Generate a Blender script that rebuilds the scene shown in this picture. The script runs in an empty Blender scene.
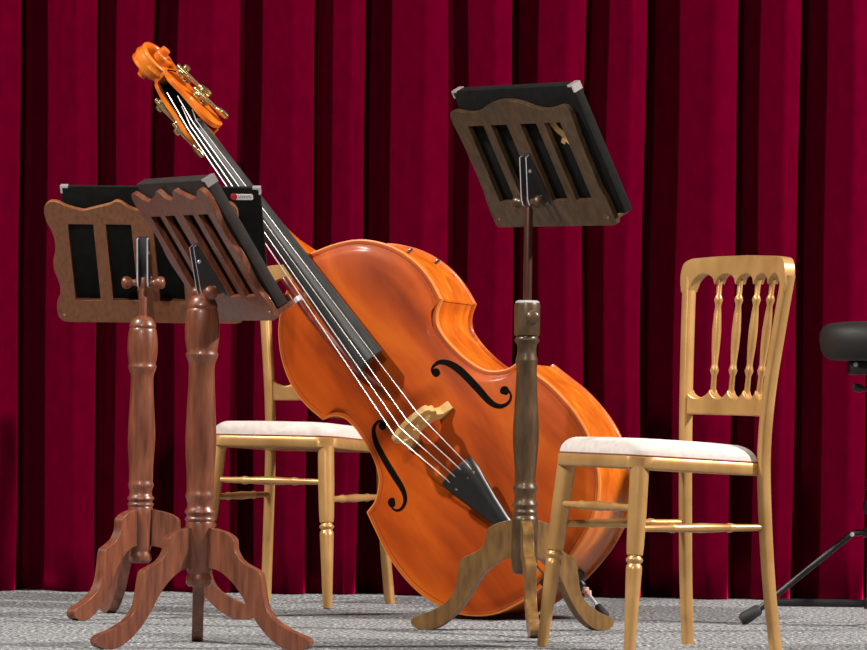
import bpy, bmesh, math, random
from mathutils import Vector, Matrix
random.seed(7)
S = bpy.context.scene
COL = S.collection
R = math.radians

# ------------------------------------------------------------------ materials
def new_mat(name):
    m = bpy.data.materials.new(name); m.use_nodes = True
    nt = m.node_tree
    return m, nt, nt.nodes['Principled BSDF']

def lin(r, g, b):
    f = lambda c: (c/255/12.92) if c/255 <= .04045 else ((c/255+.055)/1.055)**2.4
    return (f(r), f(g), f(b), 1)

def plain(name, rgb, rough=.5, metal=0., coat=0., spec=.5):
    m, nt, b = new_mat(name)
    b.inputs['Base Color'].default_value = lin(*rgb)
    b.inputs['Roughness'].default_value = rough
    b.inputs['Metallic'].default_value = metal
    b.inputs['Coat Weight'].default_value = coat
    b.inputs['Specular IOR Level'].default_value = spec
    return m

def noisy(name, stops, scale=(1, 1, 1), nscale=8., detail=6., rough=.4, metal=0., coat=0., bump=0., bscale=None, dist=0., spec=.5):
    """object-space noise through a colour ramp"""
    m, nt, b = new_mat(name)
    tc = nt.nodes.new('ShaderNodeTexCoord'); mp = nt.nodes.new('ShaderNodeMapping')
    mp.inputs['Scale'].default_value = scale
    nt.links.new(tc.outputs['Object'], mp.inputs['Vector'])
    n = nt.nodes.new('ShaderNodeTexNoise')
    n.inputs['Scale'].default_value = nscale; n.inputs['Detail'].default_value = detail
    n.inputs['Distortion'].default_value = dist
    nt.links.new(mp.outputs['Vector'], n.inputs['Vector'])
    r = nt.nodes.new('ShaderNodeValToRGB')
    el = r.color_ramp.elements
    el[0].position, el[0].color = stops[0][0], lin(*stops[0][1])
    el[1].position, el[1].color = stops[-1][0], lin(*stops[-1][1])
    for p, c in stops[1:-1]:
        e = el.new(p); e.color = lin(*c)
    nt.links.new(n.outputs['Fac'], r.inputs['Fac'])
    nt.links.new(r.outputs['Color'], b.inputs['Base Color'])
    b.inputs['Roughness'].default_value = rough; b.inputs['Metallic'].default_value = metal
    b.inputs['Coat Weight'].default_value = coat; b.inputs['Coat Roughness'].default_value = .15
    b.inputs['Specular IOR Level'].default_value = spec
    if bump:
        n2 = nt.nodes.new('ShaderNodeTexNoise'); n2.inputs['Scale'].default_value = bscale or nscale
        n2.inputs['Detail'].default_value = 4
        nt.links.new(mp.outputs['Vector'], n2.inputs['Vector'])
        bp = nt.nodes.new('ShaderNodeBump'); bp.inputs['Strength'].default_value = bump; bp.inputs['Distance'].default_value = .01
        nt.links.new(n2.outputs['Fac'], bp.inputs['Height'])
        nt.links.new(bp.outputs['Normal'], b.inputs['Normal'])
    return m

def velvet():
    m = noisy('crimson_velvet', [(.3, (78, 0, 25)), (.7, (88, 0, 28))], (1, 1, .6), 30, 3, rough=1, bump=.06, bscale=120, spec=0.)
    b = m.node_tree.nodes['Principled BSDF']
    b.inputs['Sheen Weight'].default_value = 1.
    b.inputs['Sheen Roughness'].default_value = .28
    b.inputs['Sheen Tint'].default_value = lin(255, 10, 100)
    return m

M = dict(
    velvet=velvet(),
    carpet=noisy('grey_carpet', [(.34, (34, 36, 39)), (.46, (110, 113, 117)), (.55, (154, 157, 160)), (.66, (226, 228, 230))], (1, 1, 1), 100, 3, rough=.95, bump=.9, bscale=210, spec=.1),
    wall=plain('dark_stage_wall', (38, 34, 36), .9),
    belly=noisy('spruce_varnish', [(.28, (116, 37, 3)), (.5, (174, 71, 7)), (.72, (210, 102, 16))], (3.2, .8, 1), 2.6, 8, rough=.5, coat=.05, dist=.5, spec=.18),
    rib=noisy('maple_varnish', [(.3, (176, 78, 10)), (.55, (206, 104, 18)), (.75, (226, 134, 36))], (2, 2, 5), 5, 6, rough=.34, coat=.25, dist=.8),
    edge=plain('worn_edge_highlight', (206, 124, 50), .45),  # lighter orange: worn wood plus a painted highlight along the rim
    line=plain('purfling_dark', (112, 44, 12), .5),
    black=plain('ebony', (16, 15, 16), .4, coat=.1),
    fboard=noisy('ebony_board', [(.3, (38, 40, 41)), (.7, (58, 60, 61))], (6, .5, 1), 20, 3, rough=.36),
    string=plain('steel_string', (225, 218, 212), .3, .75),
    fhole=plain('inner_shade_black', (8, 4, 3), .9, spec=.1),
    maple=noisy('pale_maple', [(.3, (168, 128, 72)), (.7, (206, 168, 108))], (1, 1, 1), 30, 4, rough=.5),
    brass=plain('aged_brass', (198, 176, 130), .25, .9),
    chrome=plain('chrome', (226, 226, 230), .28, .5),
    gunmetal=plain('dark_plate_metal', (104, 102, 108), .3, .75),
    bowwood=noisy('pernambuco', [(.3, (74, 20, 14)), (.7, (116, 40, 24))], (1, 1, 1), 40, 4, rough=.3, coat=.3),
    gold=noisy('gold_paint', [(.3, (174, 130, 77)), (.7, (202, 158, 100))], (1, 1, .6), 14, 4, rough=.34, metal=.35, spec=.5),
    cushion=noisy('cream_pad', [(.3, (196, 187, 182)), (.7, (212, 204, 200))], (1, 1, 1), 60, 4, rough=.9, bump=.15, bscale=300),
    welt=plain('pad_welt', (150, 96, 90), .8),
    lit_mahog=noisy('lit_mahogany_stain', [(.25, (122, 74, 47)), (.5, (144, 90, 57)), (.78, (158, 101, 65))], (9, 9, 1.6), 14, 8, rough=.4, coat=.15, bump=.08, bscale=60),  # mahogany lightened for the left desk, the light on it painted in
    mahog=noisy('mahogany_stain', [(.25, (80, 42, 28)), (.5, (112, 62, 42)), (.78, (138, 82, 55))], (9, 9, 1.2), 9, 8, rough=.36, coat=.25, bump=.08, bscale=60),
    dark_bronze=noisy('dark_bronze_stain', [(.25, (56, 40, 26)), (.5, (76, 57, 37)), (.78, (98, 74, 47))], (7, 7, 2), 9, 6, rough=.38, metal=.15, coat=.2),
    bronze=noisy('lit_bronze_stain', [(.25, (88, 62, 32)), (.5, (118, 86, 46)), (.78, (142, 106, 58))], (7, 7, 2), 9, 6, rough=.4, metal=.15, coat=.2),  # lighter copy of the bronze, light on the legs put into the colour
    rod=plain('dark_brown_rod', (74, 46, 34), .32, .3, .2),
    folder=noisy('black_folder_card', [(.3, (14, 14, 14)), (.7, (24, 24, 23))], (1, 1, 1), 60, 4, rough=.8, spec=.15),
    greyfolder=noisy('charcoal_folder_card', [(.3, (40, 33, 31)), (.7, (54, 46, 44))], (1, 1, 1), 30, 4, rough=.7, spec=.2),
    paper=plain('white_label', (246, 246, 240), .7),
    red=plain('red_label', (214, 36, 54), .6),
    ink=plain('grey_ink', (104, 108, 98), .7),
    steel=plain('folder_corner_metal', (225, 222, 220), .25, .7),
    vinyl=plain('black_vinyl', (22, 21, 21), .6),
    rubber=plain('black_rubber', (34, 35, 38), .65),
    tube=plain('black_tube', (22, 22, 25), .4),
    tassel=plain('pink_cork', (206, 160, 150), .8),
)

# ------------------------------------------------------------------ mesh helpers
def fin(bm, name, mat, parent=None, smooth=40, loc=None, mats=None):
    bmesh.ops.remove_doubles(bm, verts=bm.verts, dist=1e-6)
    bmesh.ops.recalc_face_normals(bm, faces=bm.faces)
    me = bpy.data.meshes.new(name); bm.to_mesh(me); bm.free()
    for m in ([mat] + (mats or [])): me.materials.append(m)
    if smooth:
        for p in me.polygons: p.use_smooth = True
        me.set_sharp_from_angle(angle=R(smooth))
    o = bpy.data.objects.new(name, me); COL.objects.link(o)
    if parent is not None: o.parent = parent
    if loc: o.location = loc
    return o

def empty(name, loc, rot=None, label=None, cat=None, group=None):
    o = bpy.data.objects.new(name, None); COL.objects.link(o)
    o.empty_display_size = .1
    if rot is None: o.location = loc
    elif isinstance(rot, Matrix):
        o.matrix_world = Matrix.Translation(Vector(loc)) @ rot.to_4x4()
    else:
        o.location = loc; o.rotation_euler = (0, 0, rot)
    tag(o, label, cat, group)
    return o

def tag(o, label=None, cat=None, group=None, kind=None):
    if label: o['label'] = label
    if cat: o['category'] = cat
    if group: o['group'] = group
    if kind: o['kind'] = kind
    return o

def loft(bm, rings, closed=True, cap=True, mi=0):
    vs = [[bm.verts.new(p) for p in r] for r in rings]
    n = len(vs[0])
    for i in range(len(vs)-1):
        for j in range(n if closed else n-1):
            k = (j+1) % n
            f = bm.faces.new((vs[i][j], vs[i][k], vs[i+1][k], vs[i+1][j])); f.material_index = mi
    if cap and closed:
        for r in (vs[0], vs[-1]):
            f = bm.faces.new(r); f.material_index = mi
    return vs

def lathe(bm, prof, seg=28, mat=None, mi=0):
    """prof: list of (radius, z); optional 4x4"""
    rings = []
    for r, z in prof:
        ring = []
        for k in range(seg):
            a = 2*math.pi*k/seg
            p = Vector((max(r, 1e-4)*math.cos(a), max(r, 1e-4)*math.sin(a), z))
            ring.append(mat @ p if mat else p)
        rings.append(ring)
    loft(bm, rings, mi=mi)

def axis_mat(p0, p1):
    d = (Vector(p1)-Vector(p0))
    q = Vector((0, 0, 1)).rotation_difference(d.normalized())
    return Matrix.Translation(Vector(p0)) @ q.to_matrix().to_4x4(), d.length

def turned(bm, p0, p1, prof, seg=20):
    """profile of (t along the axis 0..1, radius)"""
    m, L = axis_mat(p0, p1)
    lathe(bm, [(r, t*L) for t, r in prof], seg, m)

def catmull(pts, n=6, closed=False):
    P = [Vector(p) for p in pts]; out = []
    N = len(P)
    rng = range(N if closed else N-1)
    for i in rng:
        if closed: a, b, c, d = P[(i-1) % N], P[i], P[(i+1) % N], P[(i+2) % N]
        else: a, b, c, d = P[max(i-1, 0)], P[i], P[i+1], P[min(i+2, N-1)]
        for k in range(n):
            t = k/n
            out.append(.5*((2*b)+(c-a)*t+(2*a-5*b+4*c-d)*t*t+(3*b-a-3*c+d)*t**3))
    if not closed: out.append(P[-1])
    return out

def sweep(bm, pts, radii, seg=14, flat=None):
    """tube along points with radius (or (ra, rb) ellipse) per point"""
    P = [Vector(p) for p in pts]
    if not isinstance(radii, (list, tuple)): radii = [radii]*len(P)
    up = Vector(flat) if flat else None
    rings = []; pn = None
    for i, p in enumerate(P):
        t = (P[min(i+1, len(P)-1)]-P[max(i-1, 0)]).normalized()
        if up is not None: n = up - up.dot(t)*t
        elif pn is None:
            n = Vector((1, 0, 0)) if abs(t.x) < .8 else Vector((0, 1, 0)); n = n-n.dot(t)*t
        else: n = pn-pn.dot(t)*t
        n.normalize(); pn = n; b = t.cross(n)
        ra, rb = radii[i] if isinstance(radii[i], (list, tuple)) else (radii[i], radii[i])
        rings.append([p+n*(ra*math.cos(2*math.pi*k/seg))+b*(rb*math.sin(2*math.pi*k/seg)) for k in range(seg)])
    loft(bm, rings)

def box(bm, c, s, mat=None, bev=0., mi=0):
    g = bmesh.ops.create_cube(bm, size=1)
    for v in g['verts']:
        v.co = Vector((v.co.x*s[0]+c[0], v.co.y*s[1]+c[1], v.co.z*s[2]+c[2]))
    fs = {f for v in g['verts'] for f in v.link_faces}
    vs = list(g['verts'])
    if bev:
        es = list({e for v in vs for e in v.link_edges})
        r = bmesh.ops.bevel(bm, geom=es, offset=bev, segments=2, affect='EDGES', profile=.5)
        fs = set(r['faces']) | {f for f in fs if f.is_valid}
        for v in list(vs):
            pass
        vs = list({v for f in fs for v in f.verts})
        fs = {f for v in vs for f in v.link_faces}; vs = list({v for f in fs for v in f.verts})
    for f in fs: f.material_index = mi
    if mat:
        for v in vs: v.co = mat @ v.co

def shape(bm, outer, holes, f0, f1, wall=0):
    """flat 2-D outline with holes, between two point maps f0(u,v) and f1(u,v)"""
    t = bmesh.new(); es = []
    loops = [outer]+holes
    for lp in loops:
        vs = [t.verts.new((p[0], p[1], 0)) for p in lp]
        for i in range(len(vs)): es.append(t.edges.new((vs[i], vs[(i+1) % len(vs)])))
    bmesh.ops.triangle_fill(t, edges=es, use_beauty=True, use_dissolve=False)
    t.verts.index_update()
    co = [(v.co.x, v.co.y) for v in t.verts]; fc = [[v.index for v in f.verts] for f in t.faces]
    t.free()
    A = [bm.verts.new(f0(*c)) for c in co]; B = [bm.verts.new(f1(*c)) for c in co]
    for f in fc:
        bm.faces.new([A[i] for i in f]); bm.faces.new([B[i] for i in reversed(f)])
    k = 0
    for lp in loops:
        n = len(lp)
        for i in range(n):
            a, b = k+i, k+(i+1) % n
            bm.faces.new((A[a], A[b], B[b], B[a])).material_index = wall
        k += n

def bevel_mod(o, w=.002, seg=2):
    m = o.modifiers.new('bevel', 'BEVEL'); m.width = w; m.segments = seg; m.limit_method = 'ANGLE'; m.angle_limit = R(40)
    return o

# ------------------------------------------------------------------ camera
F = 5600.
cam = bpy.data.cameras.new('camera'); co = bpy.data.objects.new('camera', cam); COL.objects.link(co)
cam.sensor_width = 36; cam.sensor_fit = 'HORIZONTAL'; cam.lens = F/867*36; cam.clip_end = 100
co.location = (0, 0, .70)
co.rotation_mode = 'XYZ'
co.matrix_world = Matrix.Translation((0, 0, .70)) @ (Matrix.Rotation(math.pi/2+math.atan(20/F), 3, 'X') @ Matrix.Rotation(R(.70), 3, 'Z')).to_4x4()
S.camera = co

# ------------------------------------------------------------------ setting
bm = bmesh.new(); box(bm, (0, 13.4, -.06), (9, 6.2, .12))
tag(fin(bm, 'floor', M['carpet'], smooth=0), kind='structure')
bm = bmesh.new(); box(bm, (0, 16.35, 1.8), (9, .1, 3.6))
tag(fin(bm, 'wall_back', M['wall'], smooth=0), kind='structure')

# curtain: plan profile of leaning pleats, every ridge folds back on its right side
tips = [(-3.3, 1), (-3.08, 1), (-2.83, .8), (-2.62, 1), (-2.38, 1), (-2.2, .5), (-1.98, 1), (-1.76, .8), (-1.57, 1), (-1.38, .7),
        (-1.167, 1), (-.947, 1), (-.790, .55), (-.577, .9), (-.348, 1), (-.206, .55), (.017, .95), (.214, 1), (.415, 1), (.582, .8),
        (.836, 1), (1.008, .95), (1.206, .9), (1.43, 1), (1.62, .8), (1.85, 1), (2.06, .7), (2.24, 1), (2.5, .9), (2.7, 1), (2.93, .8), (3.15, 1), (3.35, 1)]
soft = {-.577, .017}
Y0 = 15.60
prof = []
for i in range(len(tips)-1):
    x0, h0 = tips[i]; x1, h1 = tips[i+1]
    g = x1-x0
    dep = min(.17, .72*g)
    yt0 = Y0+(1-h0)*.07; yt1 = Y0+(1-h1)*.07; yv = Y0+dep
    if x0 in soft:
        prof += [(x0-.030, yt0+.010), (x0-.010, yt0+.022), (x0+.008, yt0+.042), (x0+.022, yt0+.075), (x0+.030, yv-.02)]
    else:
        prof += [(x0-.030, yt0+.010), (x0-.011, yt0+.025), (x0-.001, yt0+.045), (x0-.001, yt0+.070), (x0-.004, yv-.02)]
    prof += [(x0+.10*g, yv), (x0+.20*g, yv-.10*dep)]
    for t, q in ((.32, .74), (.44, .47), (.56, .22), (.68, .06), (.78, 0.)):
        prof.append((x0+t*g, yt1+q*(yv-yt1)))
prof.append(tips[-1][0:1]+(Y0,))
pp = catmull([(x, y, 0) for x, y in prof], 4)
bm = bmesh.new(); rows = []
NZ = 26
for k in range(NZ+1):
    z = .002+3.4*k/NZ
    row = []
    for p in pp:
        w = .005*math.sin(z*2.1+p.x*5)+.003*math.sin(z*4.7+p.x*11+1)
        d = .006*math.sin(z*1.7+p.x*7)
        row.append(bm.verts.new((p.x+w, p.y+d, z)))
    rows.append(row)
for k in range(NZ):
    for j in range(len(pp)-1):
        bm.faces.new((rows[k][j], rows[k][j+1], rows[k+1][j+1], rows[k+1][j]))
cur = fin(bm, 'stage_curtain', M['velvet'], smooth=80)
m = cur.modifiers.new('thick', 'SOLIDIFY'); m.thickness = .003; m.offset = -1
tag(cur, 'crimson velvet stage curtain hanging in deep vertical folds to the grey floor', 'curtain')

# ------------------------------------------------------------------ double bass (local x = width, y = up the neck, z = out of the belly)
ax_w = Vector((0.6656055, -0.2793197, 0.6920620)); ax_a = Vector((-0.5948295, 0.3614855, 0.7179875)); ax_n = Vector((-0.4507185, -0.8895553, 0.0744592))
ax_y = ax_a.normalized(); ax_z = (ax_n-ax_n.dot(ax_y)*ax_y).normalized(); ax_x = ax_y.cross(ax_z)
FR = Matrix.Rotation(.030, 3, 'X') @ Matrix((ax_x, ax_y, ax_z)).transposed()
KS = .964      # size against a full-size bass
BR = Vector((0, 0, .70))+.975*Vector((0.0073187, 14.7293740, 0.4765129+.0112-.70))
base_loc = Vector((0.16, 14.28, 0))
bass = empty('double_bass', base_loc, FR, 'orange-brown double bass tilted to the left and leaning by the left-hand gold chair', 'double bass')
OFF = FR.inverted() @ (BR-base_loc)
def V(w, a, n): return KS*Vector((w*1.017-.003, a, n))+OFF

half = [(0.0, .612), (.030, .605), (.050, .596), (.086, .580), (.125, .558), (.157, .534), (.186, .503), (.217, .455), (.238, .400), (.247, .345), (.245, .295), (.237, .252), (.235, .240)]
waist = [(.214, .231), (.197, .218), (.183, .196), (.178, .165), (.178, .135), (.183, .090), (.194, .045), (.210, .010), (.234, -.014), (.262, -.031), (.296, -.036)]
low = [(.299, -.046), (.310, -.095), (.322, -.150), (.327, -.205), (.326, -.260), (.318, -.312), (.300, -.365), (.275, -.415), (.240, -.457), (.190, -.495), (.127, -.518), (.065, -.530), (0, -.534)]
def dens(pts, n): return [(p.x, p.y) for p in catmull([(a, b, 0) for a, b in pts], n)]
H_ = dens(half, 4)+dens(waist, 4)+dens(low, 4)
outline = H_+[(-w, a) for w, a in reversed(H_[1:-1])]
hw_tab = [(-.54, .0), (-.52, .12), (-.48, .21), (-.42, .27), (-.35, .305), (-.26, .325), (-.17, .323), (-.09, .30), (-.02, .24), (.05, .195), (.12, .18), (.2, .19), (.26, .225), (.34, .245), (.41, .237), (.48, .205), (.54, .15), (.58, .085), (.615, .0)]
def hwid(a):
    if a <= hw_tab[0][0] or a >= hw_tab[-1][0]: return 0.
    for (a0, w0), (a1, w1) in zip(hw_tab, hw_tab[1:]):
        if a0 <= a <= a1: return w0+(w1-w0)*(a-a0)/(a1-a0)
def belly(w, a):
    h = hwid(a)
    if h < 1e-4: return 0.
    q = max(0, 1-(abs(w)/h)**2)
    e = max(0, 1-abs((a-.04)/.575)**4)
    return .030*q**.85*e**.6
def shrink(pts, d):
    out = []; n = len(pts)
    for i in range(n):
        p = Vector((*pts[i], 0)); a = Vector((*pts[i-1], 0)); b = Vector((*pts[(i+1) % n], 0))
        t = (b-a).normalized(); nrm = Vector((t.y, -t.x, 0))
        out.append((p.x+nrm.x*d, p.y+nrm.y*d))
    return out
ar = sum(outline[i][0]*outline[(i+1) % len(outline)][1]-outline[(i+1) % len(outline)][0]*outline[i][1] for i in range(len(outline)))
sgn = 1 if ar < 0 else -1   # clockwise: inward is +normal
def inset(d): return shrink(outline, sgn*d)
def depth(a): return .215 if a < .22 else .215-.055*((a-.22)/.40)**1.2
# top plate with rounded, worn edge, its highlight painted in
bm = bmesh.new()
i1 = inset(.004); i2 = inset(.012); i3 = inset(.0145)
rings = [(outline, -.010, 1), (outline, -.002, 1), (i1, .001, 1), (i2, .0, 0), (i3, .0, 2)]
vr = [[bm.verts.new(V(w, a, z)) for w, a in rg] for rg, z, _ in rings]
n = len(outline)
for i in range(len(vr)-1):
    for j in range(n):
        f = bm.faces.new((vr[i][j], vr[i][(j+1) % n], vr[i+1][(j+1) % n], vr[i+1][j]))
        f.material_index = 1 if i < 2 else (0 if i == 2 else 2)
prev = vr[-1]
for t in (.06, .14, .24, .36, .5, .65, .8, .92):
    cur_ = []
    for w, a in i3:
        w2 = w*(1-t); a2 = a*(1-t*.25) if abs(a) > .3 else a*(1-t*.25)
        cur_.append(bm.verts.new(V(w2, a2, belly(w2, a2))))
    for j in range(n):
        bm.faces.new((prev[j], prev[(j+1) % n], cur_[(j+1) % n], cur_[j]))
    prev = cur_
half_n = len(H_)
for j in range(half_n-1):      # close the middle strip
    a0, a1 = j, j+1
    b0, b1 = (n-j) % n, n-(j+1)
    vs = []
    for v in (prev[a0], prev[a1], prev[b1 % n], prev[b0]):
        if v not in vs: vs.append(v)
    if len(vs) >= 3: bm.faces.new(vs)
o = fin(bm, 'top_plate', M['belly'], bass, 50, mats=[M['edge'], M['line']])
# ribs
bm = bmesh.new(); ri = inset(.007)
loft(bm, [[V(w, a, -.010) for w, a in ri], [V(w, a, -.010-(depth(a)-.02)*.5) for w, a in ri], [V(w, a, -depth(a)+.010) for w, a in ri]], cap=False)
fin(bm, 'ribs', M['rib'], bass, 50)
# back plate (bends in towards the neck, so it is closed in strips across)
bm = bmesh.new()
rv = [[bm.verts.new(V(w, a, -depth(a)+dz)) for w, a in pts] for pts, dz in ((ri, .014), (outline, .011), (outline, .003), (i1, .0))]
n = len(outline); hn_ = len(H_)
for i in range(3):
    for j in range(n): bm.faces.new((rv[i][j], rv[i][(j+1) % n], rv[i+1][(j+1) % n], rv[i+1][j]))
for row in (rv[0], rv[3]):
    for j in range(hn_-1):
        vs = []
        for v in (row[j], row[j+1], row[(n-j-1) % n], row[(n-j) % n]):
            if v not in vs: vs.append(v)
        if len(vs) >= 3: bm.faces.new(vs)
fin(bm, 'back_plate', M['rib'], bass, 50)
# f holes: black strips painting the shade inside each opening
fpath = [(.096, .103, .004), (.099, .110, .005), (.108, .115, .007), (.127, .113, .011), (.142, .097, .015), (.153, .070, .018), (.160, .030, .019), (.165, -.020, .019), (.168, -.060, .017), (.174, -.084, .014), (.186, -.100, .011), (.204, -.106, .008), (.219, -.101, .006), (.226, -.089, .005), (.226, -.078, .004)]
for s in (1, -1):
    bm = bmesh.new()
    P3 = catmull([(p[0], p[1], 0) for p in fpath], 5)
    W3 = [p.x for p in catmull([(p[2], 0, 0) for p in fpath], 5)]
    L_, R_ = [], []
    for i, p in enumerate(P3):
        t = (P3[min(i+1, len(P3)-1)]-P3[max(i-1, 0)]).normalized(); nn = Vector((-t.y, t.x, 0))
        L_.append(p+nn*W3[i]/2); R_.append(p-nn*W3[i]/2)
    def sur(p, d): return V(s*p.x, p.y, belly(p.x, p.y)+d)
    rg = [[sur(l, -.004), sur(l, .0012), sur(r, .0012), sur(r, -.004)] for l, r in zip(L_, R_)]
    loft(bm, rg)
    for ex, ey, er in ((.103, .097, .0115), (.217, -.074, .0125)):
        lathe(bm, [(er, -.006), (er, .0013), (er*.6, .0016)], 20, Matrix.Translation(V(s*ex, ey, belly(ex, ey))))
    tag(fin(bm, 'f_hole', M['fhole'], bass, 0), 'curling f-shaped sound hole, its inner shade painted as a black strip')
# neck and heel
bm = bmesh.new(); rg = []
NX = .008
def fb_n(a): return .020+(1.09-a)/.87*.062      # underside plane of the fingerboard
for a, wd, dp in ((1.10, .021, .030), (1.0, .022, .034), (.85, .025, .037), (.74, .028, .042), (.69, .030, .058), (.655, .031, .095), (.63, .032, .150), (.612, .032, .185), (.600, .032, .185)):
    n0 = fb_n(a)
    ring = []
    for k in range(13):
        th = math.pi*k/12
        ring.append(V(wd*math.cos(th)+NX*max(0, (a-.6)/.5), a, n0-dp*(math.sin(th)**.75)))
    rg.append(ring)
loft(bm, rg)
fin(bm, 'neck', M['rib'], bass, 50)
# fingerboard
bm = bmesh.new(); rg = []
for k in range(25):
    a = 1.09-.865*k/24; f = k/24
    hw = .0225+.0235*f; n0 = fb_n(a); cx = NX*(1-f)
    ring = [V(cx-hw, a, n0), V(cx+hw, a, n0)]
    for q in range(9):
        u = 1-2*q/8
        z = n0+.009+(.010+.012*f)*(1-u*u)
        if u < -.45: z -= (.012*f)*((-u-.45)/.55)
        ring.append(V(cx+hw*u, a, z))
    rg.append(ring)
loft(bm, rg)
fin(bm, 'fingerboard', M['fboard'], bass, 35)
bm = bmesh.new(); box(bm, (*(V(NX, 1.095, .034)),), (.046, .012, .026), bev=.002)
fin(bm, 'nut', M['black'], bass)
# bridge
bo = [(-.082, 0), (-.084, .014), (-.060, .030), (-.054, .060), (-.066, .084), (-.062, .104), (-.066, .128), (-.058, .140), (-.03, .153), (0, .158), (.03, .153), (.058, .140), (.066, .128), (.062, .104), (.066, .084), (.054, .060), (.060, .030), (.084, .014), (.082, 0), (.046, 0), (.040, .012), (.034, .036), (.014, .052), (-.014, .052), (-.034, .036), (-.040, .012), (-.046, 0)]
def oval(cx, cy, rx, ry, n=10): return [(cx+rx*math.cos(2*math.pi*k/n), cy+ry*math.sin(2*math.pi*k/n)) for k in range(n)]
bh = [oval(-.038, .092, .013, .017), oval(.038, .092, .013, .017), oval(0, .100, .011, .014)]
bm = bmesh.new()
bb = .012
shape(bm, bo, bh, lambda u, v: V(u, .000-.013+.006*(v/.16), bb+v+.01*(1-v/.16)), lambda u, v: V(u, .010-.005*(v/.16)+.003, bb+v+.01*(1-v/.16)))
tag(bevel_mod(fin(bm, 'bridge', M['maple'], bass, 30), .0015), 'pale maple bridge carrying the four strings')
# tailpiece
bm = bmesh.new(); rg = []
def tail_n(a): return .048+(a+.38)/.215*.046
for a, wd, th in ((-.165, .054, .010), (-.172, .055, .016), (-.20, .052, .018), (-.24, .044, .018), (-.29, .033, .017), (-.34, .024, .016), (-.378, .019, .014), (-.384, .016, .008)):
    n0 = tail_n(a); ring = []
    for k in range(16):
        t = 2*math.pi*k/16
        ring.append(V(wd*math.copysign(abs(math.cos(t))**.7, math.cos(t))+.004, a, n0+th*.5*math.copysign(abs(math.sin(t))**.7, math.sin(t))+(.010*(1-(math.cos(t))**2) if math.sin(t) > 0 else 0)))
    rg.append(ring)
loft(bm, rg)
tp = fin(bm, 'tailpiece', M['black'], bass, 50)
bm = bmesh.new()
for s in (-1, 1):
    sweep(bm, [V(.004+s*.008, -.375, tail_n(-.375)), V(.004+s*.010, -.46, .035), V(s*.012, -.525, .012), V(s*.006, -.542, -.02), V(0, -.545, -.10)], .0022, 8)
fin(bm, 'tail_wire', M['gunmetal'], bass)
bm = bmesh.new(); box(bm, (*V(0, -.528, .006),), (.07, .016, .022), bev=.004)
fin(bm, 'saddle', M['black'], bass)
# strings
for wn, wb, wt, r, am in ((-.007, -.044, -.030, .0022, 1.235), (.004, -.017, -.008, .0020, 1.175), (.015, .011, .016, .0018, 1.205), (.026, .043, .038, .0016, 1.145)):
    bm = bmesh.new()
    crest = .1735-.016*(wb/.058)**2
    pts = [V(wn*.8+.002, am, .010), V(wn, 1.098, .0495), V(wb, .002, crest), V(wt+.004, -.176, tail_n(-.17)+.017-.004*abs(wt)/.03), V(wt*.95+.004, -.20, tail_n(-.2)+.012)]
    sweep(bm, pts, r*.85, 8)
    fin(bm, 'string', M['string'], bass)
    bm = bmesh.new()
    lathe(bm, [(.0035, -.004), (.0045, .001), (.002, .004)], 10, Matrix.Translation(V(wt*.95+.004, -.205, tail_n(-.205)+.014)))
    fin(bm, 'string_ball', M['brass'], bass)
# pegbox
bm = bmesh.new()
def nb(a): return -.012-.10*max(0, a-1.10)        # back line of the head leans back
cheek = [(1.066, -.012), (1.072, .012), (1.092, .026), (1.12, .030), (1.16, .028), (1.20, .030), (1.235, .034), (1.265, .028), (1.285, .014), (1.300, -.015), (1.300, -.055), (1.27, -.062), (1.22, -.060), (1.16, -.058), (1.11, -.056), (1.08, -.046), (1.067, -.030)]
ck = dens(cheek+[cheek[0]], 3)[:-1]
for s in (-1, 1):
    f0 = lambda a, z, s=s: V(.006+s*(.030+.012*max(0, (1.25-a)/.18)-.006*max(0, (a-1.2)/.1)), a, z-.06*(a-1.08))
    f1 = lambda a, z, s=s: V(.006+s*(.018+.010*max(0, (1.25-a)/.18)-.004*max(0, (a-1.2)/.1)), a, z-.06*(a-1.08))
    shape(bm, ck, [], f0, f1)
back = [(1.068, -.026), (1.085, -.040), (1.12, -.048), (1.2, -.050), (1.30, -.050), (1.30, -.062), (1.2, -.062), (1.12, -.060), (1.085, -.050), (1.068, -.038)]
shape(bm, back, [], lambda a, z: V(-.018, a, z-.06*(a-1.08)), lambda a, z: V(.030, a, z-.06*(a-1.08)))
NB = len(bm.faces)
box(bm, (*V(.006, 1.292, -.03),), (.046, .03, .075), bev=.008)
pb = bevel_mod(fin(bm, 'pegbox', M['rib'], bass, 40), .004)
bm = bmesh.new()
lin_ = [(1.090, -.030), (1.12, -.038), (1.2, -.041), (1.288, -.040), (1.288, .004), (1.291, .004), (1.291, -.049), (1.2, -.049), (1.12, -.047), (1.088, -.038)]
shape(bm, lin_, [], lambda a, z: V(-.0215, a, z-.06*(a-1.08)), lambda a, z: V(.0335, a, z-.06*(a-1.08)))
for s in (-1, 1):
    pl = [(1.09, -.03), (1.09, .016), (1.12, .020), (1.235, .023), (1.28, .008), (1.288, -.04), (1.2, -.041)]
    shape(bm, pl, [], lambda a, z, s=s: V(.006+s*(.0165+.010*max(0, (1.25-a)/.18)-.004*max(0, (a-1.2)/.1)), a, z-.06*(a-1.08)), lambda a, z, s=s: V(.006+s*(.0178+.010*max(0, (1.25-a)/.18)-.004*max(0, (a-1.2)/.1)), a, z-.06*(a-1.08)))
tag(fin(bm, 'shade_lining', M['fhole'], pb, 0), 'inside of the pegbox, black for its paint and its shade')  # black sheets stand for the dark paint and the shade inside
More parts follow.
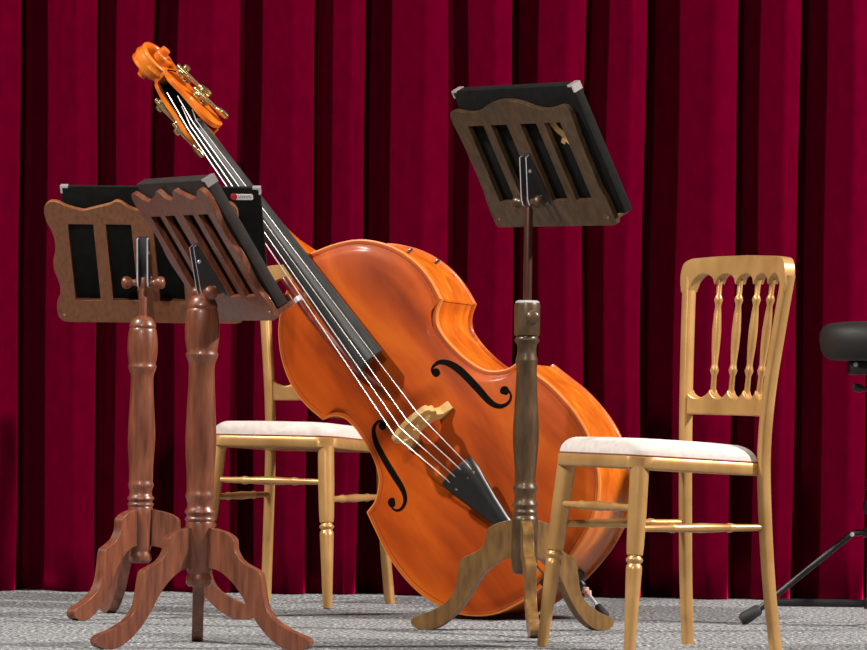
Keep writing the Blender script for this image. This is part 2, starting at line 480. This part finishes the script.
# scroll volute
bm = bmesh.new()
cA, cN = 1.345, -.030
path = []
for k in range(73):
    t = k/72
    th = R(-100)+t*R(600)          # winds in from the head's back over the top
    rad = .060*(1-t)**.85+.012
    path.append((t, cA+rad*math.cos(th+R(180)), cN-rad*math.sin(th+R(180))*1.0))
rg = []
for t, a, nn in path:
    hw = .019+.026*t**1.4
    hh = .013*(1-.35*t)
    dir_ = Vector((a-cA, nn-cN, 0)).normalized()
    ring = []
    for k in range(28):
        q = 2*math.pi*k/28
        cw = math.copysign(abs(math.cos(q))**.5, math.cos(q)); sw = math.copysign(abs(math.sin(q))**.8, math.sin(q))
        rr = hh*sw-(.0045*math.sin(math.pi*min(1, abs(cw)))**2 if sw > 0 else 0)
        ring.append(V(.006+hw*cw, a+dir_.x*rr, nn+dir_.y*rr))
    rg.append(ring)
loft(bm, rg)
lathe(bm, [(.006, -.053), (.0125, -.051), (.0135, -.044), (.0135, .044), (.0125, .051), (.006, .053)], 20, Matrix.Translation(V(.006, cA, cN)) @ Matrix.Rotation(R(90), 4, 'Y'))
fin(bm, 'scroll', M['rib'], bass, 45)
# tuning machines
for s, a in ((1, 1.250), (1, 1.165), (-1, 1.225), (-1, 1.135)):
    bm = bmesh.new()
    wx = .006+s*.040
    n0 = -.022-.06*(a-1.08)
    box(bm, (*V(wx, a, n0),), (.004, .040, .032), bev=.001)
    lathe(bm, [(.004, 0), (.016, .002), (.017, .010), (.015, .014), (.008, .016), (.008, .022), (.011, .024), (.010, .030), (.004, .032)], 18, Matrix.Translation(V(wx, a+.010, n0+.006)) @ Matrix.Rotation(s*R(90), 4, 'Y'))
    ws = wx+s*.014
    sweep(bm, [V(ws, a+.030, n0+.020), V(ws+s*.002, a-.010, n0+.010), V(ws+s*.004, a-.052, n0-.006)], [.0065, .007, .0045], 12)
    tm = fin(bm, 'tuning_machine', M['brass'], bass, 40)
    bm = bmesh.new()
    sweep(bm, [V(ws+s*.004, a-.048, n0-.005), V(ws+s*.005, a-.058, n0-.009), V(ws+s*.006, a-.072, n0-.014), V(ws+s*.007, a-.084, n0-.019), V(ws+s*.007, a-.088, n0-.021)], [(.006, .005), (.013, .008), (.016, .009), (.012, .008), (.004, .003)], 12, flat=(.5, 0, .8))
    fin(bm, 'tuning_key', M['brass'], tm, 40)
# endpin
bm = bmesh.new()
lathe(bm, [(.010, 0), (.026, .002), (.028, .012), (.022, .022), (.014, .028), (.013, .040), (.010, .044)], 20, Matrix.Translation(V(0, -.524, -.135)) @ Matrix.Rotation(R(90), 4, 'X'))
fin(bm, 'endpin_collar', M['black'], bass)
bm = bmesh.new()
turned(bm, V(0, -.56, -.135), V(0, -.668, -.135), [(0, .005), (1, .005)], 12)
ep = fin(bm, 'endpin', M['chrome'], bass)
bm = bmesh.new()
turned(bm, V(0, -.630, -.135), V(0, -.672, -.135), [(0, .006), (.1, .0095), (.9, .0115), (1, .008)], 14)
fin(bm, 'rubber_tip', M['rubber'], ep)
bm = bmesh.new()
turned(bm, V(0, -.572, -.135), V(0, -.598, -.135), [(0, .006), (.2, .012), (.45, .008), (.65, .012), (1, .006)], 14)
fin(bm, 'cork_band', M['tassel'], ep)
# two little studs on the upper rib
for a, nn in ((.425, -.055), (.385, -.150)):
    bm = bmesh.new()
    lathe(bm, [(.004, -.008), (.004, .004), (.006, .006), (.004, .010)], 10, Matrix.Translation(V(.230 if a > .4 else .240, a, nn)) @ Matrix.Rotation(R(75), 4, 'Y'))
    fin(bm, 'rib_stud', M['gunmetal'], bass)

# bow tucked along the low side of the fingerboard
def BW(w, a, n_): return BR+FR @ (KS*Vector((w, a, n_)))
p0 = BW(-.059, .585, .052); p1 = BW(-.0635, .520, .052); p2 = BW(-.068, .47, .052); p3 = BW(-.066, .27, .050); p4 = BW(-.034, .155, .046)
bow = empty('double_bass_bow', p0, None, 'slim red-brown bow with a silver ring tucked along the low side of the bass fingerboard', 'bow')
def rel(p): return p-p0
bm = bmesh.new()
sp = catmull([rel(p1), rel(p2), rel(BW(-.069, .37, .051)), rel(p3), rel(BW(-.052, .205, .048)), rel(p4)], 6)
sweep(bm, sp, [.0085-.0045*min(1, i/len(sp)*1.4) for i in range(len(sp))], 12)
fin(bm, 'stick', M['bowwood'], bow)
bm = bmesh.new()
turned(bm, rel(p0), rel(p1), [(0, .004), (0, .0095), (.04, .0105), (.9, .0105), (1, .0105)], 16)
fin(bm, 'grip', M['bowwood'], bow)
bm = bmesh.new()
turned(bm, rel(p1), rel(p1+(p2-p1)*.3), [(0, .009), (.05, .0125), (.95, .0125), (1, .009)], 18)
fin(bm, 'ferrule_ring', M['chrome'], bow)
bm = bmesh.new()
sweep(bm, [rel(p2), rel(BW(-.058, .37, .052)), rel(BW(-.052, .25, .050)), rel(p4)], [(.004, .0008)]*4, 8, flat=FR @ Vector((1, 0, 0)))
fin(bm, 'bow_hair', M['welt'], bow)

# ------------------------------------------------------------------ music stands
LEG = [(.0285, .275), (.060, .268), (.081, .2586), (.092, .248), (.094, .227), (.104, .208), (.118, .1957), (.138, .186), (.155, .1776), (.161, .165), (.166, .135), (.173, .101), (.186, .078), (.205, .062), (.235, .046), (.262, .036), (.277, .030), (.284, .020), (.278, .008), (.258, .001), (.234, .000), (.210, .009), (.188, .024), (.164, .047), (.143, .074), (.127, .100), (.110, .127), (.090, .151), (.064, .172), (.044, .180), (.0285, .182)]
LEGD = [(p.x, p.y) for p in catmull([(a, b, 0) for a, b in LEG], 3)]
def stand_leg(name, ang, mat, parent, th=.026, k=1.):
    bm = bmesh.new()
    c, s = math.cos(ang), math.sin(ang)
    f = lambda d: (lambda r, h: Vector((r*k*c-d*s, r*k*s+d*c, max(h, .0004))))
    shape(bm, LEGD, [], f(-th/2), f(th/2))
    return bevel_mod(fin(bm, name, mat, parent, 50), .006, 3)

# turned mahogany column (radius, height)
COLUMN = [(.010, .138), (.024, .139), (.030, .146), (.0305, .158), (.027, .166), (.0265, .172), (.030, .180), (.0325, .262), (.0325, .284), (.031, .288), (.0345, .292), (.0345, .296), (.030, .300), (.031, .305), (.035, .308), (.0350, .313), (.0305, .318), (.029, .328), (.031, .338), (.0335, .344), (.0338, .350), (.0315, .355), (.031, .362), (.032, .40), (.0345, .44), (.0360, .475), (.0350, .51), (.0325, .56), (.0300, .610), (.0295, .640), (.031, .652), (.0355, .664), (.0372, .669), (.0372, .674), (.0345, .678), (.037, .690), (.0395, .710), (.0400, .730), (.0390, .750), (.0365, .768), (.0352, .774), (.0335, .777), (.0352, .781), (.0345, .786), (.030, .798), (.024, .806), (.012, .811)]
COLUMN2 = [(.010, .142), (.022, .143), (.030, .150), (.0305, .160), (.032, .166), (.0325, .275), (.0315, .281), (.029, .284), (.0285, .289), (.0305, .292), (.0305, .296), (.027, .300), (.027, .303), (.0315, .310), (.0315, .314), (.027, .320), (.026, .334), (.0285, .345), (.0305, .350), (.0305, .354), (.027, .360), (.0255, .370), (.026, .395), (.029, .43), (.0318, .465), (.0318, .50), (.029, .55), (.0262, .60), (.0248, .645), (.0262, .657), (.0275, .663), (.0270, .668), (.0235, .680), (.0228, .692), (.0245, .704), (.0305, .712), (.0312, .716), (.0270, .720), (.0262, .724), (.0310, .727), (.0315, .732), (.0315, .800), (.0295, .806)]
X_ = [(0, 1)]
def waves(w, h, kind):
    """outline of a desk back, x -w/2..w/2, z 0..h"""
    if kind == 'scallop':
        top = [(-.250, .312), (-.247, .333), (-.232, .346), (-.212, .345), (-.186, .332), (-.150, .322), (-.135, .325), (-.080, .340), (-.062, .349), (-.046, .345), (-.025, .329), (0, .322)]
        side = [(-.250, .312), (-.246, .288), (-.236, .264), (-.230, .234), (-.232, .205), (-.239, .180), (-.240, .154), (-.234, .128), (-.229, .103), (-.231, .080), (-.240, .060), (-.243, .034), (-.241, .016), (-.232, .004), (-.218, 0)]
    else:
        top = [(-.250, .292), (-.248, .310), (-.236, .322), (-.215, .323), (-.18, .317), (-.145, .316), (-.11, .322), (-.075, .334), (-.04, .342), (0, .345)]
        side = [(-.250, .292), (-.246, .26), (-.243, .22), (-.242, .15), (-.242, .10), (-.248, .075), (-.25, .05), (-.25, .012), (-.244, .002), (-.232, 0)]
    t = dens(top, 3); s = dens(side, 3)
    left = s[::-1]+t[1:]                      # bottom-left up and over to the middle
    right = [(-x, z) for x, z in reversed(left[:-1])]
    return left+right

def desk(stand, pivot, yaw, tilt, hv, kind, mat, knobmat, d=.047):
    """folding desk seen from behind: frame, ledge, bracket, knobs"""
    ux = Vector((math.cos(yaw), -math.sin(yaw), 0)); hn = Vector((math.sin(yaw), math.cos(yaw), 0))
    vz = -math.sin(tilt)*hn+math.cos(tilt)*Vector((0, 0, 1)); ny = vz.cross(ux)
    o = Vector(pivot)+d*ny-hv*vz
    mt = Matrix((ux, ny, vz)).transposed().to_4x4(); mt.translation = o
    L = stand.matrix_world.inverted() @ mt if False else Matrix.Translation(-Vector(stand.location)) @ mt
    def P(x, y, z): return L @ Vector((x, y, z))
    def rect(x0, x1, z0, z1): return [(x0, z0), (x1, z0), (x1, z1), (x0, z1)]
    bm = bmesh.new()
    z0, z1 = (.064, .283) if kind == 'scallop' else (.070, .280)
    slots = [rect(-.192, -.126, z0, z1), rect(-.094, -.028, z0, z1), rect(.028, .094, z0, z1), rect(.126, .192, z0, z1)]
    shape(bm, waves(.5, .3, kind), slots, lambda x, z: P(x, 0, z), lambda x, z: P(x, .013, z))
    dk = bevel_mod(fin(bm, 'desk', mat, stand, 35), .004, 2)
    for sx_, sz_ in ((-.225, .022), (.225, .022)):
        bm = bmesh.new(); lathe(bm, [(.0035, -.001), (.0035, .0008), (.002, .0018)], 10, L @ Matrix.Translation((sx_, 0, sz_)) @ Matrix.Rotation(R(90), 4, 'X'))
        fin(bm, 'screw', M['brass'], dk)
    bm = bmesh.new()
    box(bm, (0, .036, .014), (.47, .048, .014), L, .004); box(bm, (0, .057, .022), (.47, .007, .026), L, .003)
    fin(bm, 'ledge', mat, stand, 35)
    # bracket: two chrome gusset plates to the pivot, shaded faces and bright edges painted
    br = empty_part = None
    bm = bmesh.new()
    tri = [(-.002, hv+.105), (-.012, hv+.105), (-d-.008, hv+.012), (-d-.010, hv-.004), (-d-.002, hv-.012), (-.002, hv-.022)]
    for s in (-1, 1):
        shape(bm, tri, [], lambda y, z, s=s: P(s*.0112, y, z), lambda y, z, s=s: P(s*.0148, y, z), wall=1)
    shape(bm, [(-.0145, hv-.03), (.0145, hv-.03), (.0145, hv+.108), (-.0145, hv+.108)], [], lambda x, z: P(x, -.0005, z), lambda x, z: P(x, -.003, z))
    br = fin(bm, 'bracket', M['gunmetal'], stand, 30, mats=[M['chrome']])
    for z in (hv+.07, hv+.0):
        bm = bmesh.new(); lathe(bm, [(.0045, 0), (.0045, .002), (.002, .0035)], 10, L @ Matrix.Translation((.0145, -.018, z)) @ Matrix.Rotation(R(90), 4, 'Y'))
        fin(bm, 'bracket_screw', M['chrome'], br)
    for s in (-1, 1):
        bm = bmesh.new()
        lathe(bm, [(.008, .015), (.010, .018), (.0085, .024), (.0085, .028), (.013, .034), (.0165, .041), (.016, .049), (.012, .054), (.005, .056)], 18, L @ Matrix.Translation((0, -d, hv)) @ Matrix.Rotation(s*R(90), 4, 'Y'))
        fin(bm, 'clamp_knob', knobmat, stand, 50)
    return mt

def stand_body(root, column, mat, angs, rodtop, rodr, rodmat, rodfrom, legmat=None):
    bm = bmesh.new(); lathe(bm, column, 32)
    fin(bm, 'column', mat, root, 50)
    for a in angs: stand_leg('leg', a[0], legmat or mat, root, k=a[1])
    bm = bmesh.new()
    h = rodtop
    lathe(bm, [(rodr, rodfrom-.02), (rodr, h-.02), (rodr*.8, h-.012)], 18)
    box(bm, (0, 0, h-.004), (.014, .016, .036), bev=.003)
    fin(bm, 'rod', rodmat, root, 40)

fl = (-.737, 14.20, 0)
st = empty('music_stand', fl, None, 'brown wooden music stand at far left, its back squarely facing us, standing behind another', 'music stand', 'wooden music stands')
stand_body(st, [(r*.97, z if z < .2 else .2+(z-.2)*.925) for r, z in COLUMN], M['mahog'], [(R(-8), 1.09), (R(-127), .94), (R(112), .98)], .849, .0095, M['mahog'], .74)
D_left = desk(st, (-.737, 14.20, .849), R(8.7), R(29), .142, 'scallop', M['lit_mahog'], M['mahog'])

ff = (-.531, 12.86, 0)
st = empty('music_stand', ff, None, 'nearest of the two brown wooden music stands at left, its slatted desk steeply turned', 'music stand', 'wooden music stands')
stand_body(st, COLUMN, M['mahog'], [(R(-25), 1.02), (R(-147), .98), (R(93), 1.)], .813, .009, M['mahog'], .80)
D_front = desk(st, (-.528, 12.86, .813), R(67.5), R(32.5), .100, 'scallop', M['mahog'], M['mahog'], d=.041)

fr = (.229, 13.69, 0)
st = empty('music_stand', fr, None, 'tall bronze-brown music stand with raised desk standing in front of the double bass', 'music stand', 'wooden music stands')
stand_body(st, COLUMN2, M['dark_bronze'], [(R(39), .99), (R(160), 1.02), (R(-85), 1.)], 1.052, .0105, M['rod'], .80, M['bronze'])
bm = bmesh.new()
lathe(bm, [(.006, .030), (.007, .036), (.015, .040), (.0185, .048), (.017, .056), (.010, .060)], 18, Matrix.Translation((0.004, 0, .770)) @ Matrix.Rotation(R(90), 4, 'X') @ Matrix.Rotation(R(10), 4, 'Y'))
tag(fin(bm, 'clamp_screw', M['dark_bronze'], st, 50))
bm = bmesh.new(); lathe(bm, [(.0295, .803), (.0295, .808), (.024, .812), (.0115, .812)], 24)
fin(bm, 'collar_ring', M['chrome'], st, 40)
D_right = desk(st, (.229, 13.69, 1.052), R(55), R(28.6), .091, 'ogee', M['dark_bronze'], M['dark_bronze'])

# folders standing on the desks' ledges (top-level: they rest there)
def folder(mt, x0, x1, h, th, mat, label, lean=0., corners=('tl', 'tr'), y0=.0185, zb=.023, rotz=0., lab=False):
    root = empty('music_folder', mt @ Vector(((x0+x1)/2, y0+th/2, zb)), mt.to_3x3(), label, 'folder', 'dark folders on the music stands')
    w = x1-x0
    bm = bmesh.new()
    box(bm, (0, 0, h/2), (w, th, h), bev=.0015)
    fin(bm, 'cover', mat, root, 30)
    for c in corners:
        sx = -1 if c[1] == 'l' else 1; sz = 0 if c[0] == 'b' else h
        bm = bmesh.new(); k = .019; e = .0012
        dz = -1 if sz else 1
        tri = [(sx*(w/2+e), sz-dz*e), (sx*(w/2-k), sz-dz*e), (sx*(w/2-k), sz+dz*.004), (sx*(w/2-.004), sz+dz*.004), (sx*(w/2-.004), sz+dz*k), (sx*(w/2+e), sz+dz*k)]
        shape(bm, tri, [], lambda x, z: Vector((x, -th/2-e, z)), lambda x, z: Vector((x, th/2+e, z)))
        tag(fin(bm, 'corner_guard', M['steel'], root, 0), 'small bright metal corner')
    if lab:
        bm = bmesh.new()
        lx, lz, lw, lh = w/2-.044, h-.0255, .050, .0160
        out = [(lx-lw/2, lz-lh/2), (lx+lw/2-.003, lz-lh/2), (lx+lw/2, lz-lh/2+.003), (lx+lw/2, lz+lh/2-.003), (lx+lw/2-.003, lz+lh/2), (lx-lw/2, lz+lh/2)]
        shape(bm, out, [], lambda x, z: Vector((x, -th/2-.0015, z)), lambda x, z: Vector((x, -th/2+.001, z)))
        lb = tag(fin(bm, 'label', M['paper'], root, 0), 'small white label with a red dot and a line of blurred grey letters')
        bm = bmesh.new()
        lathe(bm, [(.0088, 0), (.0088, .0022)], 20, Matrix.Translation((lx-lw/2+.001, -th/2-.0004, lz+.001)) @ Matrix.Rotation(R(90), 4, 'X'))
        fin(bm, 'red_dot', M['red'], lb, 0)
        bm = bmesh.new()
        random.seed(3)
        for i in range(7):      # one short line of small unreadable letters
            cx = lx-.011+i*.0046
            box(bm, (cx, -th/2-.0018, lz+.0005), (.0012, .0006, .0062))
            box(bm, (cx+.0016, -th/2-.0018, lz+(.0028 if i % 2 else -.002)), (.0026, .0006, .0012))
        fin(bm, 'lettering', M['ink'], lb, 0)
    return root
folder(D_left, -.205, .308, .358, .010, M['folder'], 'black folder with a tiny red and white label, on the far-left music stand', lab=True)
folder(D_front, -.222, .240, .338, .026, M['greyfolder'], 'charcoal folder on the steeply turned desk of the nearest brown music stand', corners=('tr',), y0=.0185)
fr_ = folder(D_right, -.225, .275, .345, .024, M['folder'], 'black folder resting on the raised desk of the tall bronze music stand', corners=('tr', 'tl'), y0=.0185)

bm = bmesh.new()
tear = [(.124, .258), (.142, .262), (.146, .240), (.156, .222), (.164, .196), (.157, .186), (.150, .198), (.145, .190), (.138, .196), (.146, .210), (.138, .222), (.130, .240)]
shape(bm, tear, [], lambda x, z: Vector(((x-.145)*1.7+.124, -.0134, z)), lambda x, z: Vector(((x-.145)*1.7+.124, -.0118, z)))
tag(fin(bm, 'torn_sticker', M['maple'], fr_, 0), 'torn remains of a tan paper sticker')

# ------------------------------------------------------------------ chairs
def make_chair(name, loc, rz, label):
    root = empty(name, loc, rz, label, 'chair', 'gold banquet chairs')
    g = M['gold']
    zt = lambda y: .419+.05*y          # underside of the seat rim slopes to the back
    # front legs
    for s in (-1, 1):
        bm = bmesh.new()
        turned(bm, (s*.158, .165, zt(.165)), (s*.188, .207, .0016), [(0, .0215), (.25, .0215), (.42, .0200), (.468, .0185), (.472, .0150), (.480, .0150), (.487, .0185), (.496, .0195), (.505, .0185), (.512, .0150), (.520, .0150), (.527, .0180), (.55, .0185), (.8, .0150), (.985, .0125), (1, .0110)], 24)
        fin(bm, 'front_leg', g, root, 50)
        # back post: swept square-ish section
        bm = bmesh.new()
        pts = catmull([(s*.186, -.196, .0), (s*.176, -.182, .15), (s*.168, -.173, .32), (s*.166, -.170, .46), (s*.175, -.176, .60), (s*.193, -.190, .75), (s*.208, -.203, .87)], 7)
        rr = []
        for i in range(len(pts)):
            z = pts[i].z
            rr.append((.0125 if z < .5 else .0125+.002*(z-.5)/.4, .0145-.001*max(0, (.3-z)/.3)))
        P = pts; rings = []
        for i, p in enumerate(P):
            ra, rb = rr[i]; ring = []
            for k in range(20):
                q = 2*math.pi*k/20
                ring.append(p+Vector((ra*math.copysign(abs(math.cos(q))**.6, math.cos(q)), rb*math.copysign(abs(math.sin(q))**.6, math.sin(q)), 0)))
            rings.append(ring)
        loft(bm, rings)
        bp = fin(bm, 'back_post', g, root, 50)
        bm = bmesh.new(); lathe(bm, [(.006, 0), (.006, .003), (.003, .005)], 12, Matrix.Translation((s*.164, -.183, .425)) @ Matrix.Rotation(R(90), 4, 'X'))
        fin(bm, 'bolt_cap', M['steel'], bp)
        bm = bmesh.new(); lathe(bm, [(.010, .0005), (.012, .008)], 12, Matrix.Translation((s*.186, -.196, 0)))
        fin(bm, 'foot_glide', M['rubber'], bp)
    # seat rim
    def seat_ring(hwf, hwb, yf, yb, z, r=.05, slope=.05):
        c = []
        for cx, cy, a0, rr_ in ((hwf, yf, 0, r), (-hwf, yf, 90, r), (-hwb, yb, 180, .012), (hwb, yb, 270, .012)):
            sx = 1 if cx > 0 else -1; sy = 1 if cy > 0 else -1
            for k in range(7):
                a = R(a0+15*k)
                x = cx-sx*rr_+rr_*math.cos(a); y = cy-sy*rr_+rr_*math.sin(a)
                c.append(Vector((x, y, z+slope*y)))
        return c
    bm = bmesh.new()
    loft(bm, [seat_ring(.182, .160, .190, -.160, .4145), seat_ring(.186, .163, .194, -.163, .4180), seat_ring(.186, .163, .194, -.163, .4415), seat_ring(.182, .160, .190, -.160, .4455)])
    fin(bm, 'seat_rim', g, root, 50)
    bm = bmesh.new()
    rgs = []
    for t in range(9):
        q = t/8*math.pi/2
        ins = .040*(1-math.cos(q)); zz = .4455+.038*math.sin(q)
        rgs.append(seat_ring(.183-ins, .161-ins, .191-ins, -.161+ins, zz, max(.012, .05-ins*.6)))
    rgs.append(seat_ring(.09, .08, .10, -.08, .4865, .03))
    loft(bm, rgs)
    cu = fin(bm, 'seat_cushion', M['cushion'], root, 70)
    bm = bmesh.new()
    loft(bm, [seat_ring(.1845, .1625, .1925, -.1625, .4450), seat_ring(.1850, .1630, .1930, -.1630, .4465), seat_ring(.1835, .1615, .1915, -.1615, .4477)])
    fin(bm, 'piping', M['welt'], cu, 60)
    # stretchers
    pr = [(0, .0075), (.24, .0085), (.27, .0110), (.29, .0110), (.31, .0090), (.5, .0115), (.69, .0090), (.71, .0110), (.73, .0110), (.76, .0085), (1, .0075)]
    fl_ = lambda s, z: Vector((s*(.158+.030*(1-z/.445)), .165+.042*(1-z/.445), z))
    bl_ = lambda s, z: Vector((s*(.168+.01*max(0, (.32-z)/.32)), -.174, z))
    bm = bmesh.new(); turned(bm, fl_(1, .334), fl_(-1, .334), pr, 16); fin(bm, 'front_stretcher', g, root, 50)
    for s in (-1, 1):
        bm = bmesh.new(); turned(bm, fl_(s, .288), bl_(s, .288), pr, 16); fin(bm, 'side_stretcher', g, root, 50)
    # crest rail with arches, slightly leaning; its shoulders run into the posts
    yb = lambda z, x=.2: -.176-.028*((z-.60)/.28)-.85*(.04-min(.045, x*x))
    n_sp = 4
    xs = [-.112, -.038, .038, .112]
    top = [(-.2195, .850), (-.2195, .874), (-.2130, .897), (-.196, .909), (-.170, .913), (-.10, .917), (0, .919)]
    tp_ = dens(top, 4); tp_ = tp_+[(-x, z) for x, z in reversed(tp_[:-1])]
    xin = .191
    edges = [-xin]+xs+[xin]
    bot = []
    for i in range(5):
        a, b = edges[i], edges[i+1]
        lo = .8505
        for k in range(13):
            t = k/12
            x = a+(b-a)*t
            tt = math.sin(math.pi*t)
            z = lo+(.026)*tt**.45
            if i == 0 and t < .5: z = .832+.0445*tt**.45 if t > 0 else .832
            if i == 4 and t > .5: z = .832+.0445*tt**.45 if t < 1 else .832
            if bot and abs(bot[-1][0]-x) < 1e-6: continue
            bot.append((x, z))
    cth = lambda x, z: .0145-(.0035*min(1, max(0, (.872-z)/.035)) if abs(x) > .165 else 0)
    out = [(-.2155, .832)]+tp_+[(.2155, .832)]+[(x, z) for x, z in reversed(bot)]
    bm = bmesh.new()
    shape(bm, out, [], lambda x, z: Vector((x, yb(z, x)-cth(x, z), z)), lambda x, z: Vector((x, yb(z, x)+cth(x, z), z)))
    bevel_mod(fin(bm, 'crest_rail', g, root, 40), .007, 3)
    # lower rail with scalloped top
    lo = []
    for i in range(5):
        a, b = ([-.168]+[x*.86 for x in xs]+[.168])[i:i+2]
        for k in range(11):
            t = k/10; x = a+(b-a)*t
            z = .606-.022*math.sin(math.pi*t)**.6
            if lo and abs(lo[-1][0]-x) < 1e-6: continue
            lo.append((x, z))
    out = lo+[(.168-.034*k/12, .544) for k in range(0)]+[(.168-.336*k/16, .544) for k in range(17)]
    bm = bmesh.new()
    shape(bm, out, [], lambda x, z: Vector((x, yb(z, x*1.1)-.010, z)), lambda x, z: Vector((x, yb(z, x*1.1)+.012, z)))
    bevel_mod(fin(bm, 'lower_rail', g, root, 40), .004, 2)
    for x in xs:
        bm = bmesh.new()
        turned(bm, (x*.86, yb(.592, x*.95), .590), (x, yb(.858, x), .862), [(0, .0068), (.17, .0062), (.19, .0085), (.215, .0105), (.24, .0085), (.27, .0070), (.42, .0098), (.56, .0108), (.70, .0088), (.775, .0068), (.80, .0085), (.825, .0105), (.85, .0085), (.87, .0062), (1, .0068)], 16)
        fin(bm, 'spindle', g, root, 50)
    return root
make_chair('banquet_chair', (.536, 12.985, 0), R(120.5), 'gold banquet chair with cream pad at right, its whole spindle back showing')
make_chair('banquet_chair', (-.358, 15.04, 0), R(156), 'gold banquet chair with cream pad at left, half hidden behind the double bass')

# ------------------------------------------------------------------ stool, cut by the right edge
sx, sy = 1.122, 14.20
st = empty('bass_stool', (sx, sy, 0), None, 'tall black padded stool on a tripod base, partly in view at the right edge', 'stool')
bm = bmesh.new()
lathe(bm, [(.05, .672), (.115, .674), (.130, .682), (.139, .700), (.143, .722), (.142, .742), (.134, .758), (.118, .767), (.08, .772), (.02, .774)], 40)
fin(bm, 'seat', M['vinyl'], st, 60)
bm = bmesh.new(); box(bm, (0, 0, .655), (.14, .12, .035), bev=.006)
sb = fin(bm, 'seat_bracket', M['tube'], st)
bm = bmesh.new(); lathe(bm, [(.004, 0), (.006, .002), (.004, .005)], 10, Matrix.Translation((-.055, -.06, .664)) @ Matrix.Rotation(R(90), 4, 'X'))
fin(bm, 'screw', M['chrome'], sb)
bm = bmesh.new(); lathe(bm, [(.0125, .30), (.0125, .66)], 20); fin(bm, 'post', M['tube'], st)
bm = bmesh.new(); lathe(bm, [(.017, .045), (.017, .345), (.022, .347), (.022, .375), (.016, .377)], 20); fin(bm, 'sleeve', M['tube'], st)
bm = bmesh.new(); turned(bm, (-.015, 0, .600), (-.058, 0, .606), [(0, .006), (.4, .006), (.5, .010), (.9, .011), (1, .006)], 12)
fin(bm, 'height_lever', M['tube'], st)
bm = bmesh.new(); turned(bm, (-.004, -.020, .305), (-.006, -.066, .305), [(0, .008), (.25, .008), (.3, .026), (.85, .028), (1, .018)], 20)
fin(bm, 'clamp_knob', M['tube'], st)
bm = bmesh.new(); lathe(bm, [(.024, .225), (.027, .228), (.027, .250), (.024, .253)], 20); hubu = fin(bm, 'leg_collar', M['tube'], st)
bm = bmesh.new(); lathe(bm, [(.022, .045), (.024, .048), (.024, .070), (.022, .073)], 20); fin(bm, 'brace_hub', M['tube'], st)
for ang in (R(179), R(59), R(-61)):
    dx, dy = math.cos(ang), math.sin(ang)
    pt = lambda r, z: Vector((dx*r, dy*r, z))
    bm = bmesh.new()
    sweep(bm, [pt(.024, .238), pt(.05, .236), pt(.06, .230), pt(.30, .030)], [(.007, .008)]*4, 12)
    lg = fin(bm, 'leg', M['tube'], st)
    bm = bmesh.new(); turned(bm, pt(.285, .042), pt(.334, .0100), [(0, .011), (.1, .0145), (.8, .017), (1, .011)], 16)
    for v in bm.verts:
        if v.co.z < .001: v.co.z = .001
    fin(bm, 'rubber_foot', M['rubber'], lg)
    bm = bmesh.new(); sweep(bm, [pt(.022, .058), pt(.262, .058)], [(.010, .004)]*2, 10, flat=(0, 0, 1))
    fin(bm, 'brace', M['tube'], st)
    bm = bmesh.new(); lathe(bm, [(.005, -.012), (.006, -.010), (.006, .010), (.005, .012)], 10, Matrix.Translation(pt(.055, .233)) @ Matrix.Rotation(ang, 4, 'Z') @ Matrix.Rotation(R(90), 4, 'X'))
    fin(bm, 'hinge_pin', M['chrome'], lg)

# ------------------------------------------------------------------ light: theatre lamps from the house
def spot(name, loc, tgt, power, rad, ang, col, blend=.4):
    l = bpy.data.lights.new(name, 'SPOT'); l.energy = power; l.shadow_soft_size = rad; l.spot_size = R(ang); l.spot_blend = blend; l.color = col
    o = bpy.data.objects.new(name, l); COL.objects.link(o); o.location = loc
    o.rotation_mode = 'QUATERNION'
    o.rotation_quaternion = (Vector(tgt)-Vector(loc)).to_track_quat('-Z', 'Y')
    return o
spot('stage_lamp_left', (-5.8, 11.4, 7.0), (0, 14.6, .7), 3800, .20, 50, (1, .93, .84))
spot('stage_lamp_front', (-2.0, 6.0, 4.6), (0, 14.6, .7), 1050, .14, 45, (1, .93, .85))
spot('stage_lamp_right', (7.0, 12.4, 5.2), (0, 15.0, .9), 5200, .22, 60, (1, .92, .84))
w = bpy.data.worlds.new('hall'); S.world = w; w.use_nodes = True
w.node_tree.nodes['Background'].inputs['Color'].default_value = (.9, .95, 1, 1)
w.node_tree.nodes['Background'].inputs['Strength'].default_value = .035

vs = S.view_settings
vs.view_transform = 'Standard'; vs.look = 'None'; vs.exposure = 0; vs.gamma = 1; vs.use_curve_mapping = False
